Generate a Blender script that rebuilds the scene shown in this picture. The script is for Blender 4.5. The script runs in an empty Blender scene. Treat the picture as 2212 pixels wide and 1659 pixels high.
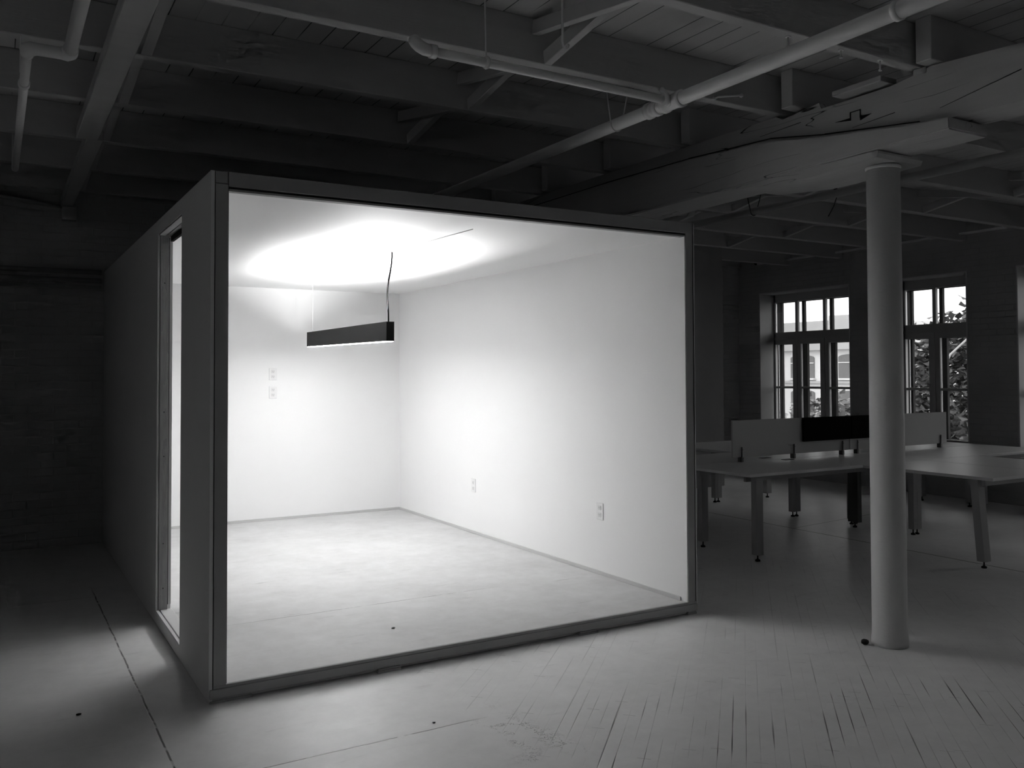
import bpy, bmesh, math, random
from mathutils import Vector, Matrix
R = math.radians
random.seed(7)
C = bpy.context.scene.collection
sc = bpy.context.scene

# ------------------------------------------------------------------ camera
F_PX, W_PX = 1904.44, 2212.0
cam_d = bpy.data.cameras.new('camera')
cam = bpy.data.objects.new('camera', cam_d); C.objects.link(cam)
cam_d.sensor_width = 36.0
cam_d.lens = F_PX / W_PX * 36.0
cam_d.shift_x = -8.65 / W_PX
cam_d.shift_y = -69.37 / W_PX
cam_d.clip_end = 300
yaw, pitch, roll = -0.5347, 0.0261, -0.0040
fw = Vector((-math.sin(yaw) * math.cos(pitch), math.cos(yaw) * math.cos(pitch), math.sin(pitch)))
rt = Vector((math.cos(yaw), math.sin(yaw), 0)); up = rt.cross(fw)
r2 = rt * math.cos(roll) + up * math.sin(roll); u2 = up * math.cos(roll) - rt * math.sin(roll)
M = Matrix.Identity(4)
for i in range(3):
    M[i][0] = r2[i]; M[i][1] = u2[i]; M[i][2] = -fw[i]
M[0][3], M[1][3], M[2][3] = -0.8956, -4.3783, 1.557
cam.matrix_world = M
sc.camera = cam

# ------------------------------------------------------------------ world, sun, exposure
SKY, LAMP_DOWN, LAMP_UP = 2.9, 88.0, 660.0
world = bpy.data.worlds.new('overcast_sky'); sc.world = world
world.use_nodes = True
wn = world.node_tree.nodes; wl = world.node_tree.links
bg = wn['Background']
tc = wn.new('ShaderNodeTexCoord'); nz = wn.new('ShaderNodeTexNoise'); nz.inputs['Scale'].default_value = 2.5
rp = wn.new('ShaderNodeValToRGB')
rp.color_ramp.elements[0].color = (0.92, 0.92, 0.92, 1); rp.color_ramp.elements[1].color = (1, 1, 1, 1)
wl.new(tc.outputs['Generated'], nz.inputs['Vector']); wl.new(nz.outputs['Fac'], rp.inputs['Fac'])
wl.new(rp.outputs['Color'], bg.inputs['Color']); bg.inputs['Strength'].default_value = SKY
sun_d = bpy.data.lights.new('sun', 'SUN'); sun_d.energy = 0.5; sun_d.angle = R(20)
sun = bpy.data.objects.new('sun', sun_d); C.objects.link(sun)
sun.rotation_euler = (0, R(-52), R(12)); sun.location = (-20, 0, 30)      # soft sun from behind the building, lights the far facade
sc.view_settings.view_transform = 'Standard'; sc.view_settings.look = 'None'
sc.view_settings.gamma = 1.0; sc.view_settings.exposure = 0.0
sc.view_settings.use_curve_mapping = False
sc.cycles.use_adaptive_sampling = True; sc.cycles.adaptive_threshold = 0.06; sc.cycles.adaptive_min_samples = 16
sc.cycles.max_bounces = 10; sc.cycles.diffuse_bounces = 6; sc.cycles.transparent_max_bounces = 16
sc.cycles.caustics_reflective = False; sc.cycles.caustics_refractive = False

# ------------------------------------------------------------------ material helpers
class G:
    """tiny node-graph helper"""
    def __init__(s, name):
        s.m = bpy.data.materials.new(name); s.m.use_nodes = True
        s.t = s.m.node_tree; s.n = s.t.nodes; s.l = s.t.links
        s.p = s.n['Principled BSDF']
    def put(s, v, sock):
        if hasattr(v, 'is_linked') or hasattr(v, 'links'): s.l.new(v, sock)
        else: sock.default_value = v
    def math(s, op, a, b=None, c=None, clamp=False):
        n = s.n.new('ShaderNodeMath'); n.operation = op; n.use_clamp = clamp
        s.put(a, n.inputs[0])
        if b is not None: s.put(b, n.inputs[1])
        if c is not None: s.put(c, n.inputs[2])
        return n.outputs[0]
    def pos(s):
        n = s.n.new('ShaderNodeNewGeometry'); x = s.n.new('ShaderNodeSeparateXYZ')
        s.l.new(n.outputs['Position'], x.inputs[0]); return n.outputs['Position'], x.outputs[0], x.outputs[1], x.outputs[2]
    def obj(s):
        n = s.n.new('ShaderNodeTexCoord'); return n.outputs['Object']
    def xyz(s, x, y, z=0.0):
        n = s.n.new('ShaderNodeCombineXYZ'); s.put(x, n.inputs[0]); s.put(y, n.inputs[1]); s.put(z, n.inputs[2]); return n.outputs[0]
    def noise(s, vec, scale, detail=4, rough=0.55):
        n = s.n.new('ShaderNodeTexNoise'); n.inputs['Scale'].default_value = scale
        n.inputs['Detail'].default_value = detail; n.inputs['Roughness'].default_value = rough
        s.l.new(vec, n.inputs['Vector']); return n.outputs['Fac']
    def ramp(s, v, lo, hi, a=0.0, b=1.0):
        n = s.n.new('ShaderNodeMapRange'); n.clamp = True; n.interpolation_type = 'SMOOTHSTEP'
        s.put(v, n.inputs[0]); s.put(lo, n.inputs[1]); s.put(hi, n.inputs[2]); s.put(a, n.inputs[3]); s.put(b, n.inputs[4])
        return n.outputs[0]
    def line(s, v, centre, half, soft=0.5):
        """1 on the line v==centre, 0 away from it"""
        d = s.math('ABSOLUTE', s.math('SUBTRACT', v, centre))
        return s.ramp(d, half * (1 - soft), half * (1 + soft), 1.0, 0.0)
    def between(s, v, a, b, soft=0.02):
        return s.math('MULTIPLY', s.ramp(v, a - soft, a + soft), s.ramp(v, b - soft, b + soft, 1.0, 0.0))
    def grey(s, v):
        n = s.n.new('ShaderNodeCombineColor')
        for i in range(3): s.put(v, n.inputs[i])
        return n.outputs[0]
    def bump(s, h, strength=0.3, dist=0.01):
        n = s.n.new('ShaderNodeBump'); n.inputs['Strength'].default_value = strength; n.inputs['Distance'].default_value = dist
        s.l.new(h, n.inputs['Height']); s.l.new(n.outputs[0], s.p.inputs['Normal'])

def paint(name, base, rough=0.6, amt=0.06, scale=6.0, bump=0.08, spec=0.3, metal=0.0, streak=None):
    g = G(name); v = g.obj()
    if streak:
        mp = g.n.new('ShaderNodeMapping'); mp.inputs['Scale'].default_value = streak; g.l.new(v, mp.inputs[0]); v = mp.outputs[0]
    n = g.noise(v, scale)
    col = g.math('ADD', base - amt / 2, g.math('MULTIPLY', n, amt))
    g.l.new(g.grey(col), g.p.inputs['Base Color'])
    g.p.inputs['Roughness'].default_value = rough; g.p.inputs['Specular IOR Level'].default_value = spec
    g.p.inputs['Metallic'].default_value = metal
    if bump: g.bump(g.noise(v, scale * 8, 3), bump, 0.004)
    return g.m

def emit(name, strength):
    g = G(name); g.p.inputs['Base Color'].default_value = (.8, .8, .8, 1)
    g.p.inputs['Emission Color'].default_value = (1, 1, 1, 1); g.p.inputs['Emission Strength'].default_value = strength
    n = g.noise(g.obj(), 3.0); g.l.new(g.math('ADD', 0.45, g.math('MULTIPLY', n, 0.1)), g.p.inputs['Roughness'])
    return g.m

def m_floor(name, inside=False):
    g = G(name); P, x, y, z = g.pos()
    col = g.math('ADD', 0.55 if inside else 0.88, g.math('MULTIPLY', g.math('SUBTRACT', g.noise(P, 1.6, 6, 0.65), 0.5), 0.26))
    col = g.math('ADD', col, g.math('MULTIPLY', g.math('SUBTRACT', g.noise(P, 9.0, 5, 0.7), 0.5), 0.16))
    dark = None
    wob = g.math('MULTIPLY', g.math('SUBTRACT', g.noise(P, 5.0, 2), 0.5), 0.012)
    broken = g.ramp(g.noise(P, 7.0, 3), 0.36, 0.46)
    def add(a, b): return b if a is None else g.math('MAXIMUM', a, b)
    if inside:
        s1 = g.math('MULTIPLY', g.line(g.math('ADD', y, wob), 1.02, 0.004), g.between(x, 0.4, 2.0, 0.3))
        dark = add(dark, g.math('MULTIPLY', g.math('MULTIPLY', s1, broken), 0.6))
    else:
        xs = g.math('ADD', x, wob); ys = g.math('ADD', y, wob)
        s1 = g.math('MULTIPLY', g.line(xs, -0.262, 0.004), g.between(y, -6.0, 2.7, 0.2))
        dark = add(dark, g.math('MULTIPLY', s1, g.ramp(g.noise(P, 11.0, 3), 0.34, 0.50, 0.25, 0.85)))
        s2 = g.math('MULTIPLY', g.line(ys, -0.815, 0.0035), g.between(x, 0.02, 1.0, 0.1))
        dark = add(dark, g.math('MULTIPLY', g.math('MULTIPLY', s2, broken), 0.8))
        s3 = g.math('MULTIPLY', g.line(xs, 6.05, 0.007), g.between(y, -3.0, 3.1, 0.1))
        dark = add(dark, s3)
        s4 = g.math('MULTIPLY', g.line(g.math('ADD', ys, g.math('MULTIPLY', x, -0.12)), 1.16, 0.006), g.between(x, 6.05, 7.9, 0.1))
        dark = add(dark, g.math('MULTIPLY', s4, 0.7))
        s5 = g.math('MULTIPLY', g.line(ys, -2.2, 0.003), g.between(x, -3.0, 1.0, 0.1))
        dark = add(dark, g.math('MULTIPLY', g.math('MULTIPLY', s5, broken), 0.5))
        s6 = g.math('MULTIPLY', g.line(ys, 2.55, 0.004), g.between(x, -1.6, -0.3, 0.2))
        dark = add(dark, g.math('MULTIPLY', g.math('MULTIPLY', s6, broken), 0.5))
        # diagonal strip planks between the two sheet areas
        k = 0.70710678
        u = g.math('MULTIPLY', g.math('ADD', x, y), k); v = g.math('MULTIPLY', g.math('SUBTRACT', x, y), k)
        w = 0.0573
        q = g.math('DIVIDE', v, w); idx = g.math('ROUND', q)
        d = g.math('MULTIPLY', g.math('ABSOLUTE', g.math('SUBTRACT', q, idx)), w)
        seg = g.xyz(g.math('MULTIPLY', u, 1.3), g.math('MULTIPLY', idx, 3.71))
        seg_n = g.noise(seg, 1.0, 2, 0.5)
        width = g.ramp(seg_n, 0.50, 0.72, 0.0, 0.0034)
        gap = g.math('MULTIPLY', g.ramp(d, g.math('MULTIPLY', width, 0.6), g.math('ADD', width, 0.0012), 1.0, 0.0), g.ramp(seg_n, 0.48, 0.56))
        thin = g.math('MULTIPLY', g.ramp(d, 0.0004, 0.0022, 1.0, 0.0), g.ramp(g.noise(seg, 2.3, 2), 0.42, 0.6, 0.0, 0.35))
        reg = g.math('MULTIPLY', g.between(x, 1.02, 6.04, 0.03), 1.0)
        worn = g.ramp(g.noise(P, 0.9, 3), 0.40, 0.56, 0.15, 1.0)
        near = g.ramp(g.math('ADD', y, g.math('MULTIPLY', x, 0.18)), -0.45, -1.05, 0.22, 1.0)
        pl = g.math('MULTIPLY', g.math('MULTIPLY', g.math('MAXIMUM', gap, thin), reg), g.math('MULTIPLY', worn, near))
        dark = add(dark, pl)
        # butt joints across planks
        ub = g.math('ADD', u, g.math('MULTIPLY', g.math('FRACT', g.math('MULTIPLY', g.math('SINE', g.math('MULTIPLY', idx, 12.9898)), 43.7)), 1.3))
        fb = g.math('ABSOLUTE', g.math('SUBTRACT', g.math('FRACT', g.math('DIVIDE', ub, 1.3)), 0.5))
        bj = g.math('MULTIPLY', g.ramp(fb, 0.0006, 0.0022, 1.0, 0.0), g.math('MULTIPLY', reg, g.math('MULTIPLY', worn, 0.4)))
        dark = add(dark, bj)
        # flaked paint along the old sheet edge
        fl = g.math('MULTIPLY', g.between(x, 0.96, 1.22, 0.06), g.between(y, -2.6, -0.75, 0.15))
        cr = g.math('MULTIPLY', g.line(g.noise(P, 7.0, 5, 0.7), 0.5, 0.006), fl)
        dark = add(dark, g.math('MULTIPLY', g.math('MULTIPLY', cr, g.ramp(g.noise(P, 3.0, 2), 0.45, 0.6)), 0.8))
    # scuffs
    mp = g.n.new('ShaderNodeMapping'); mp.inputs['Rotation'].default_value = (0, 0, 0.4); mp.inputs['Scale'].default_value = (1.0, 7.0, 1.0)
    g.l.new(P, mp.inputs[0])
    sc_n = g.noise(mp.outputs[0], 2.2, 6, 0.75)
    col = g.math('SUBTRACT', col, g.ramp(sc_n, 0.58, 0.76, 0.0, 0.18))
    vo = g.n.new('ShaderNodeTexVoronoi'); vo.inputs['Scale'].default_value = 5.0; g.l.new(mp.outputs[0], vo.inputs['Vector'])
    sp = g.math('MULTIPLY', g.ramp(vo.outputs['Distance'], 0.03, 0.06, 1.0, 0.0), g.ramp(g.noise(P, 2.7, 2), 0.52, 0.60))
    col = g.math('ADD', col, g.math('MULTIPLY', sp, 0.25), None, True)
    mx = g.n.new('ShaderNodeMix'); mx.data_type = 'FLOAT'
    g.l.new(dark, mx.inputs[0]); g.l.new(col, mx.inputs[2]); mx.inputs[3].default_value = 0.03
    g.l.new(g.grey(mx.outputs[0]), g.p.inputs['Base Color'])
    rg = g.math('ADD', 0.30 if not inside else 0.45, g.math('MULTIPLY', g.noise(P, 3.0, 4), 0.22))
    g.l.new(rg, g.p.inputs['Roughness']); g.p.inputs['Specular IOR Level'].default_value = 0.5 if not inside else 0.3
    h = g.math('ADD', g.math('MULTIPLY', g.noise(P, 14.0, 4), 0.35), g.math('SUBTRACT', 1.0, dark))
    g.bump(h, 0.25, 0.006)
    return g.m

def m_brick(name, base, axis, rough=0.75):
    """painted brick; axis 0 = wall runs along x, 1 = wall runs along y"""
    g = G(name); P, x, y, z = g.pos()
    v = g.xyz(x if axis == 0 else y, z)
    b = g.n.new('ShaderNodeTexBrick'); g.l.new(v, b.inputs['Vector'])
    b.inputs['Scale'].default_value = 1.0; b.inputs['Brick Width'].default_value = 0.21; b.inputs['Row Height'].default_value = 0.072
    b.inputs['Mortar Size'].default_value = 0.007; b.inputs['Mortar Smooth'].default_value = 0.6
    b.inputs['Color1'].default_value = (1, 1, 1, 1); b.inputs['Color2'].default_value = (.8, .8, .8, 1); b.inputs['Mortar'].default_value = (0, 0, 0, 1)
    sv = g.xyz(g.math('MULTIPLY', x if axis == 0 else y, 1.0), g.math('MULTIPLY', z, 9.0))
    n1 = g.noise(P, 2.0, 5); n2 = g.noise(sv, 1.4, 5, 0.7)
    col = g.math('ADD', base, g.math('MULTIPLY', g.math('SUBTRACT', n1, 0.5), base * 0.35))
    col = g.math('SUBTRACT', col, g.ramp(n2, 0.66, 0.76, 0.0, base * 0.5))
    g.l.new(g.grey(col), g.p.inputs['Base Color']); g.p.inputs['Roughness'].default_value = rough
    g.p.inputs['Specular IOR Level'].default_value = 0.2
    sb = g.n.new('ShaderNodeSeparateColor'); g.l.new(b.outputs['Color'], sb.inputs[0])
    h = g.math('ADD', sb.outputs[0], g.math('MULTIPLY', g.noise(P, 30.0, 4), 0.6))
    g.bump(h, 0.5, 0.006)
    return g.m

def m_deck(name, base):
    g = G(name); P, x, y, z = g.pos()
    q = g.math('DIVIDE', x, 0.135); idx = g.math('ROUND', q)
    d = g.math('ABSOLUTE', g.math('SUBTRACT', q, idx))
    gap = g.math('MULTIPLY', g.ramp(d, 0.008, 0.03, 1.0, 0.0), g.ramp(g.noise(g.xyz(g.math('MULTIPLY', idx, 2.3), g.math('MULTIPLY', y, 0.8)), 1.0, 2), 0.38, 0.5))
    n = g.noise(g.xyz(g.math('MULTIPLY', x, 6.0), y), 2.0, 5)
    col = g.math('ADD', base - 0.05, g.math('MULTIPLY', n, 0.10))
    mx = g.n.new('ShaderNodeMix'); mx.data_type = 'FLOAT'
    g.l.new(gap, mx.inputs[0]); g.l.new(col, mx.inputs[2]); mx.inputs[3].default_value = 0.02
    g.l.new(g.grey(mx.outputs[0]), g.p.inputs['Base Color']); g.p.inputs['Roughness'].default_value = 0.7
    g.p.inputs['Specular IOR Level'].default_value = 0.25
    g.bump(g.math('SUBTRACT', 1.0, gap), 0.4, 0.006)
    return g.m

def m_timber(name, base):
    """painted old timber: grain streaks and a few dark checks running along y"""
    g = G(name); P, x, y, z = g.pos()
    v = g.xyz(g.math('MULTIPLY', x, 6.0), g.math('MULTIPLY', y, 0.7), g.math('MULTIPLY', z, 8.0))
    n = g.noise(v, 2.0, 6, 0.65)
    ck = g.math('MULTIPLY', g.line(g.noise(v, 1.3, 2, 0.4), 0.5, 0.004, 0.9), g.ramp(g.noise(P, 1.7, 2), 0.52, 0.60))
    col = g.math('ADD', base - 0.07, g.math('MULTIPLY', n, 0.14))
    mx = g.n.new('ShaderNodeMix'); mx.data_type = 'FLOAT'
    g.l.new(ck, mx.inputs[0]); g.l.new(col, mx.inputs[2]); mx.inputs[3].default_value = 0.02
    g.l.new(g.grey(mx.outputs[0]), g.p.inputs['Base Color']); g.p.inputs['Roughness'].default_value = 0.65
    g.p.inputs['Specular IOR Level'].default_value = 0.25
    g.bump(g.math('ADD', n, g.math('MULTIPLY', g.noise(P, 25, 3), 0.4)), 0.35, 0.006)
    return g.m

def m_wood(name, base=0.32):
    g = G(name); P, x, y, z = g.pos()
    v = g.xyz(g.math('MULTIPLY', x, 14.0), g.math('MULTIPLY', y, 14.0), g.math('MULTIPLY', z, 1.2))
    n = g.noise(v, 1.6, 6, 0.6)
    rings = g.math('FRACT', g.math('MULTIPLY', n, 7.0))
    col = g.math('ADD', base, g.math('MULTIPLY', g.math('SUBTRACT', rings, 0.5), 0.10))
    vo = g.n.new('ShaderNodeTexVoronoi'); vo.inputs['Scale'].default_value = 1.0
    g.l.new(g.xyz(g.math('MULTIPLY', x, 6), g.math('MULTIPLY', y, 6), g.math('MULTIPLY', z, 3.0)), vo.inputs['Vector'])
    col = g.math('SUBTRACT', col, g.ramp(vo.outputs['Distance'], 0.05, 0.10, 0.22, 0.0))
    g.l.new(g.grey(col), g.p.inputs['Base Color']); g.p.inputs['Roughness'].default_value = 0.7
    g.bump(n, 0.2, 0.003)
    return g.m

def m_glass(name):
    m = bpy.data.materials.new(name); m.use_nodes = True
    n, l = m.node_tree.nodes, m.node_tree.links
    n.remove(n['Principled BSDF'])
    t = n.new('ShaderNodeBsdfTransparent'); t.inputs[0].default_value = (.95, .95, .95, 1)
    gl = n.new('ShaderNodeBsdfGlossy'); gl.inputs['Roughness'].default_value = 0.02
    f = n.new('ShaderNodeFresnel'); f.inputs[0].default_value = 1.45
    nzz = n.new('ShaderNodeTexNoise'); nzz.inputs['Scale'].default_value = 2.0
    bp = n.new('ShaderNodeBump'); bp.inputs['Strength'].default_value = 0.02; l.new(nzz.outputs[0], bp.inputs['Height']); l.new(bp.outputs[0], gl.inputs['Normal'])
    mx = n.new('ShaderNodeMixShader'); l.new(f.outputs[0], mx.inputs[0]); l.new(t.outputs[0], mx.inputs[1]); l.new(gl.outputs[0], mx.inputs[2])
    l.new(mx.outputs[0], n['Material Output'].inputs[0])
    return m

def m_leaf(name, base):
    g = G(name); P, x, y, z = g.pos()
    n = g.noise(P, 3.0, 4)
    g.l.new(g.grey(g.math('ADD', base * 0.6, g.math('MULTIPLY', n, base * 0.8))), g.p.inputs['Base Color'])
    g.p.inputs['Roughness'].default_value = 0.5
    return g.m

MT = {
    'floor': m_floor('painted_floor'), 'booth_floor': m_floor('painted_booth_floor', True),
    'brick_x': m_brick('painted_brick_dark', 0.55, 0), 'brick_y': m_brick('painted_brick_window_wall', 0.42, 1),
    'plain': paint('painted_plaster', 0.45), 'reveal': paint('painted_reveal', 0.62),
    'deck': m_deck('painted_deck_boards', 0.5), 'joist': paint('painted_joist', 0.5, 0.65, 0.08, 3.0, 0.2, 0.25, 0, (0.5, 5, 5)),
    'girder': m_timber('painted_girder', 0.5), 'column': paint('painted_iron_column', 0.66, 0.55, 0.06, 9.0, 0.35, 0.3),
    'pipe': paint('painted_pipe', 0.76, 0.45, 0.06, 8.0, 0.1, 0.4), 'pipe_dark': paint('dull_pipe', 0.40, 0.5, 0.06, 8.0, 0.1, 0.4),
    'steel': paint('dull_steel', 0.25, 0.45, 0.05, 20, 0.05, 0.4, 0.3),
    'white': paint("booth_white", 0.87, 0.65, 0.02, 3.0, 0.04, 0.2), 'outside': paint('booth_outer_board', 0.70, 0.7, 0.05, 4.0, 0.06, 0.2),
    'frame': paint('booth_raw_frame', 0.38, 0.75, 0.10, 3.0, 0.15, 0.2), 'frame_b': paint('booth_raw_header', 0.36, 0.75, 0.08, 3.0, 0.12, 0.2),
    'gap': paint('dark_gap_strip', 0.03, 0.9, 0.01, 5, 0, 0.1), 'base': paint('grey_baseboard', 0.55, 0.6, 0.04, 5, 0.03, 0.2),
    'jamb': m_wood('raw_wood_jamb', 0.34), 'threshold': paint('pale_threshold', 0.7, 0.6, 0.06, 8, 0.05, 0.3),
    'lamp': paint('black_anodised', 0.007, 0.6, 0.003, 20, 0.02, 0.12), 'lamp_down': emit('lamp_diffuser', LAMP_DOWN), 'lamp_up': emit('lamp_uplight', LAMP_UP),
    'cord': paint('black_cord', 0.004, 0.9, 0.002, 20, 0, 0.05), 'wire': paint('pale_wire', 0.8, 0.4, 0.05, 20, 0, 0.4),
    'outlet': paint('outlet_plate', 0.80, 0.4, 0.02, 10, 0, 0.4), 'socket': paint('outlet_socket', 0.74, 0.4, 0.02, 10, 0, 0.4), 'slot': paint('outlet_slot', 0.3, 0.6, 0.02, 10, 0, 0.2),
    'desk': paint('desk_laminate', 0.85, 0.36, 0.03, 5, 0.0, 0.6), 'deskleg': paint('desk_metal', 0.42, 0.4, 0.03, 5, 0.0, 0.4), 'deskleg_dark': paint('desk_metal_dark', 0.10, 0.4, 0.03, 5, 0.0, 0.4),
    'foot': paint('black_leveller', 0.02, 0.5, 0.01, 10, 0, 0.3), 'screen': paint('divider_fabric', 0.62, 0.85, 0.04, 40, 0.1, 0.1), 'felt': paint('black_felt', 0.006, 0.95, 0.004, 60, 0.1, 0.05),
    'clamp': paint('clamp_metal', 0.16, 0.4, 0.03, 20, 0, 0.4, 0.4),
    'sash': paint('painted_sash', 0.45, 0.5, 0.06, 5, 0.08, 0.3), 'outer': paint('dark_outer_sash', 0.025, 0.8, 0.02, 5, 0.1, 0.2), 'glass': m_glass('window_glass'),  # outer sash and its lining are near-black throughout
    'facade': paint('facade_stucco', 0.60, 0.85, 0.06, 0.6, 0.0, 0.1), 'facade_band': paint('facade_band', 0.38, 0.85, 0.05, 1.0, 0.0, 0.1), 'facade_pane': paint('facade_pane', 0.15, 0.5, 0.06, 1.0, 0.0, 0.2),
    'leaf': m_leaf('tree_leaf', 0.085), 'leaf_b': m_leaf('shrub_leaf', 0.17), 'bark': paint('pale_bark', 0.42, 0.8, 0.12, 8, 0.3, 0.1), 'earth': paint('outdoor_ground', 0.22, 0.9, 0.1, 0.5, 0.0, 0.1),
    'stone': paint('masonry_outer', 0.25, 0.9, 0.08, 3.0, 0.2, 0.1), 'rubber': paint('black_rubber', 0.012, 0.6, 0.004, 20, 0, 0.3),
}

# ------------------------------------------------------------------ mesh helpers
class MB:
    def __init__(s): s.b = bmesh.new()
    def box(s, x0, x1, y0, y1, z0, z1, bev=0.0, seg=1):
        t = bmesh.new() if bev else s.b
        v = [t.verts.new((x, y, z)) for x in (x0, x1) for y in (y0, y1) for z in (z0, z1)]
        for f in ((0, 1, 3, 2), (4, 6, 7, 5), (0, 4, 5, 1), (2, 3, 7, 6), (0, 2, 6, 4), (1, 5, 7, 3)):
            t.faces.new([v[i] for i in f])
        if bev:
            bmesh.ops.recalc_face_normals(t, faces=t.faces)
            bmesh.ops.bevel(t, geom=t.edges[:], offset=bev, segments=seg, affect='EDGES', profile=0.5)
            s._join(t)
        return s
    def _join(s, t, mat=None):
        if mat is not None: bmesh.ops.transform(t, matrix=mat, verts=t.verts)
        me = bpy.data.meshes.new('tmp'); t.to_mesh(me); t.free(); s.b.from_mesh(me); bpy.data.meshes.remove(me)
    def bar(s, p, q, w, h, bev=0.0):
        """rectangular bar from p to q, section w (sideways) x h (upwards)"""
        p, q = Vector(p), Vector(q); d = (q - p); L = d.length; d.normalize()
        side = d.cross(Vector((0, 0, 1)))
        if side.length < 1e-4: side = Vector((1, 0, 0))
        side.normalize(); u = side.cross(d)
        m = MB(); m.box(0, L, -w / 2, w / 2, -h / 2, h / 2, bev)
        mat = Matrix.Identity(4)
        for i in range(3): mat[i][0] = d[i]; mat[i][1] = side[i]; mat[i][2] = u[i]; mat[i][3] = p[i]
        s._join(m.b, mat); return s
    def tube(s, pts, r, n=16, cap=True, close=False):
        pts = [Vector(p) for p in pts]; rs = r if isinstance(r, (list, tuple)) else [r] * len(pts)
        rings = []; ref = None; N = len(pts)
        for i, p in enumerate(pts):
            if close: d = pts[(i + 1) % N] - pts[i - 1]
            else: d = (pts[min(i + 1, N - 1)] - pts[max(i - 1, 0)])
            d.normalize()
            if ref is None:
                ref = d.orthogonal().normalized()
            ref = (ref - d * ref.dot(d)).normalized(); bt = d.cross(ref)
            rings.append([s.b.verts.new(p + (ref * math.cos(a) + bt * math.sin(a)) * rs[i]) for a in [2 * math.pi * k / n for k in range(n)]])
        for i in range(N if close else N - 1):
            a, b = rings[i], rings[(i + 1) % N]
            for k in range(n):
                f = s.b.faces.new((a[k], a[(k + 1) % n], b[(k + 1) % n], b[k])); f.smooth = True
        if cap and not close:
            s.b.faces.new(rings[0][::-1]); s.b.faces.new(rings[-1])
        return s
    def lathe(s, c, prof, n=32, axis='z'):
        rings = []
        for r, h in prof:
            ring = []
            for k in range(n):
                a = 2 * math.pi * k / n
                off = {'z': (r * math.cos(a), r * math.sin(a), h), 'x': (h, r * math.cos(a), r * math.sin(a)), 'y': (r * math.cos(a), h, r * math.sin(a))}[axis]
                ring.append(s.b.verts.new((c[0] + off[0], c[1] + off[1], c[2] + off[2])))
            rings.append(ring)
        for a, b in zip(rings, rings[1:]):
            for k in range(n):
                f = s.b.faces.new((a[k], a[(k + 1) % n], b[(k + 1) % n], b[k])); f.smooth = True
        s.b.faces.new(rings[0][::-1]); s.b.faces.new(rings[-1]); return s
    def prism(s, poly, axis, a, b):
        """poly (2-D) extruded along axis from a to b. axis x: poly=(y,z); y: (x,z); z: (x,y)"""
        def P(p, t): return {'x': (t, p[0], p[1]), 'y': (p[0], t, p[1]), 'z': (p[0], p[1], t)}[axis]
        A = [s.b.verts.new(P(p, a)) for p in poly]; B = [s.b.verts.new(P(p, b)) for p in poly]
        s.b.faces.new(A[::-1]); s.b.faces.new(B)
        for i in range(len(poly)):
            j = (i + 1) % len(poly); s.b.faces.new((A[i], A[j], B[j], B[i]))
        return s
    def blob(s, c, r, sub=2, jit=0.15, flat=(1, 1, 1)):
        t = bmesh.new(); bmesh.ops.create_icosphere(t, subdivisions=sub, radius=1.0)
        for v in t.verts:
            k = r * (1 + random.uniform(-jit, jit)); v.co = Vector((v.co.x * flat[0], v.co.y * flat[1], v.co.z * flat[2])) * k + Vector(c)
        s._join(t); return s
    def build(s, name, mat, parent=None, origin=None):
        bmesh.ops.recalc_face_normals(s.b, faces=s.b.faces)
        o_ = Vector(origin) if origin is not None else None
        if o_ is not None: bmesh.ops.translate(s.b, vec=-o_, verts=s.b.verts)
        me = bpy.data.meshes.new(name); s.b.to_mesh(me); s.b.free()
        me.materials.append(MT[mat] if isinstance(mat, str) else mat)
        ob = bpy.data.objects.new(name, me); C.objects.link(ob)
        if o_ is not None: ob.location = o_
        if parent is not None:
            ob.parent = parent
            # parts are modelled in world coordinates: cancel the parent's position
            w = Vector((0, 0, 0)); q = parent
            while q is not None: w += q.location; q = q.parent
            ob.location = (o_ if o_ is not None else Vector((0, 0, 0))) - w
        return ob

def tag(o, label, cat, group=None, kind=None):
    o['label'] = label; o['category'] = cat
    if group: o['group'] = group
    if kind: o['kind'] = kind
    return o
def thing(name, loc, label, cat, group=None):
    o = bpy.data.objects.new(name, None); C.objects.link(o); o.location = loc; o.empty_display_size = 0.1
    return tag(o, label, cat, group)
def struct(o, label=None, cat=None):
    o['kind'] = 'structure'
    if label: o['label'] = label; o['category'] = cat
    return o
def arc(c, r, a0, a1, n, f):
    return [f(c, r, a0 + (a1 - a0) * k / n) for k in range(n + 1)]

# ------------------------------------------------------------------ room shell
XR, XL, YB, YF, ZD = 9.476, -8.0, 4.7656, -9.0, 3.435
XA = 7.89                                         # back wall ends here, a dark alcove follows
m = MB(); m.box(XL - .3, XR + .45, YF - .3, 6.4, -0.2, 0.0); struct(m.build('floor', 'floor'), 'grey painted floor, sheets and diagonal planks', 'floor')
m = MB(); m.box(XL - .3, XR + .45, YF - .3, 6.4, ZD, ZD + 0.2); struct(m.build('ceiling', 'deck'), 'white painted board ceiling deck above the joists', 'ceiling')
m = MB(); m.box(XL - .3, 5.0, YB, YB + .3, 0, ZD); struct(m.build('wall_back', 'brick_x'), 'dark painted brick wall behind the booth', 'wall')
m = MB(); m.box(5.0, XA, YB, YB + .13, 0, ZD); m.box(XA - .1, XA, YB + .13, 6.05, 0, ZD); struct(m.build('wall_partition', 'plain'), 'plain pale partition wall beyond the booth', 'wall')
m = MB(); m.box(5.0, XR + .3, 6.05, 6.4, 0, ZD); struct(m.build('wall_alcove', 'brick_x'), 'dark end wall of the alcove', 'wall')
LWIN_ADDED = [(-3.9, -2.3)]               # unseen window in the far left wall, added to bring daylight onto the booth
m = MB(); ys = [YF] + [v for ab in LWIN_ADDED for v in ab] + [YB]
for i in range(0, len(ys), 2): m.box(XL - .3, XL, ys[i], ys[i + 1], 0, ZD)
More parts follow.
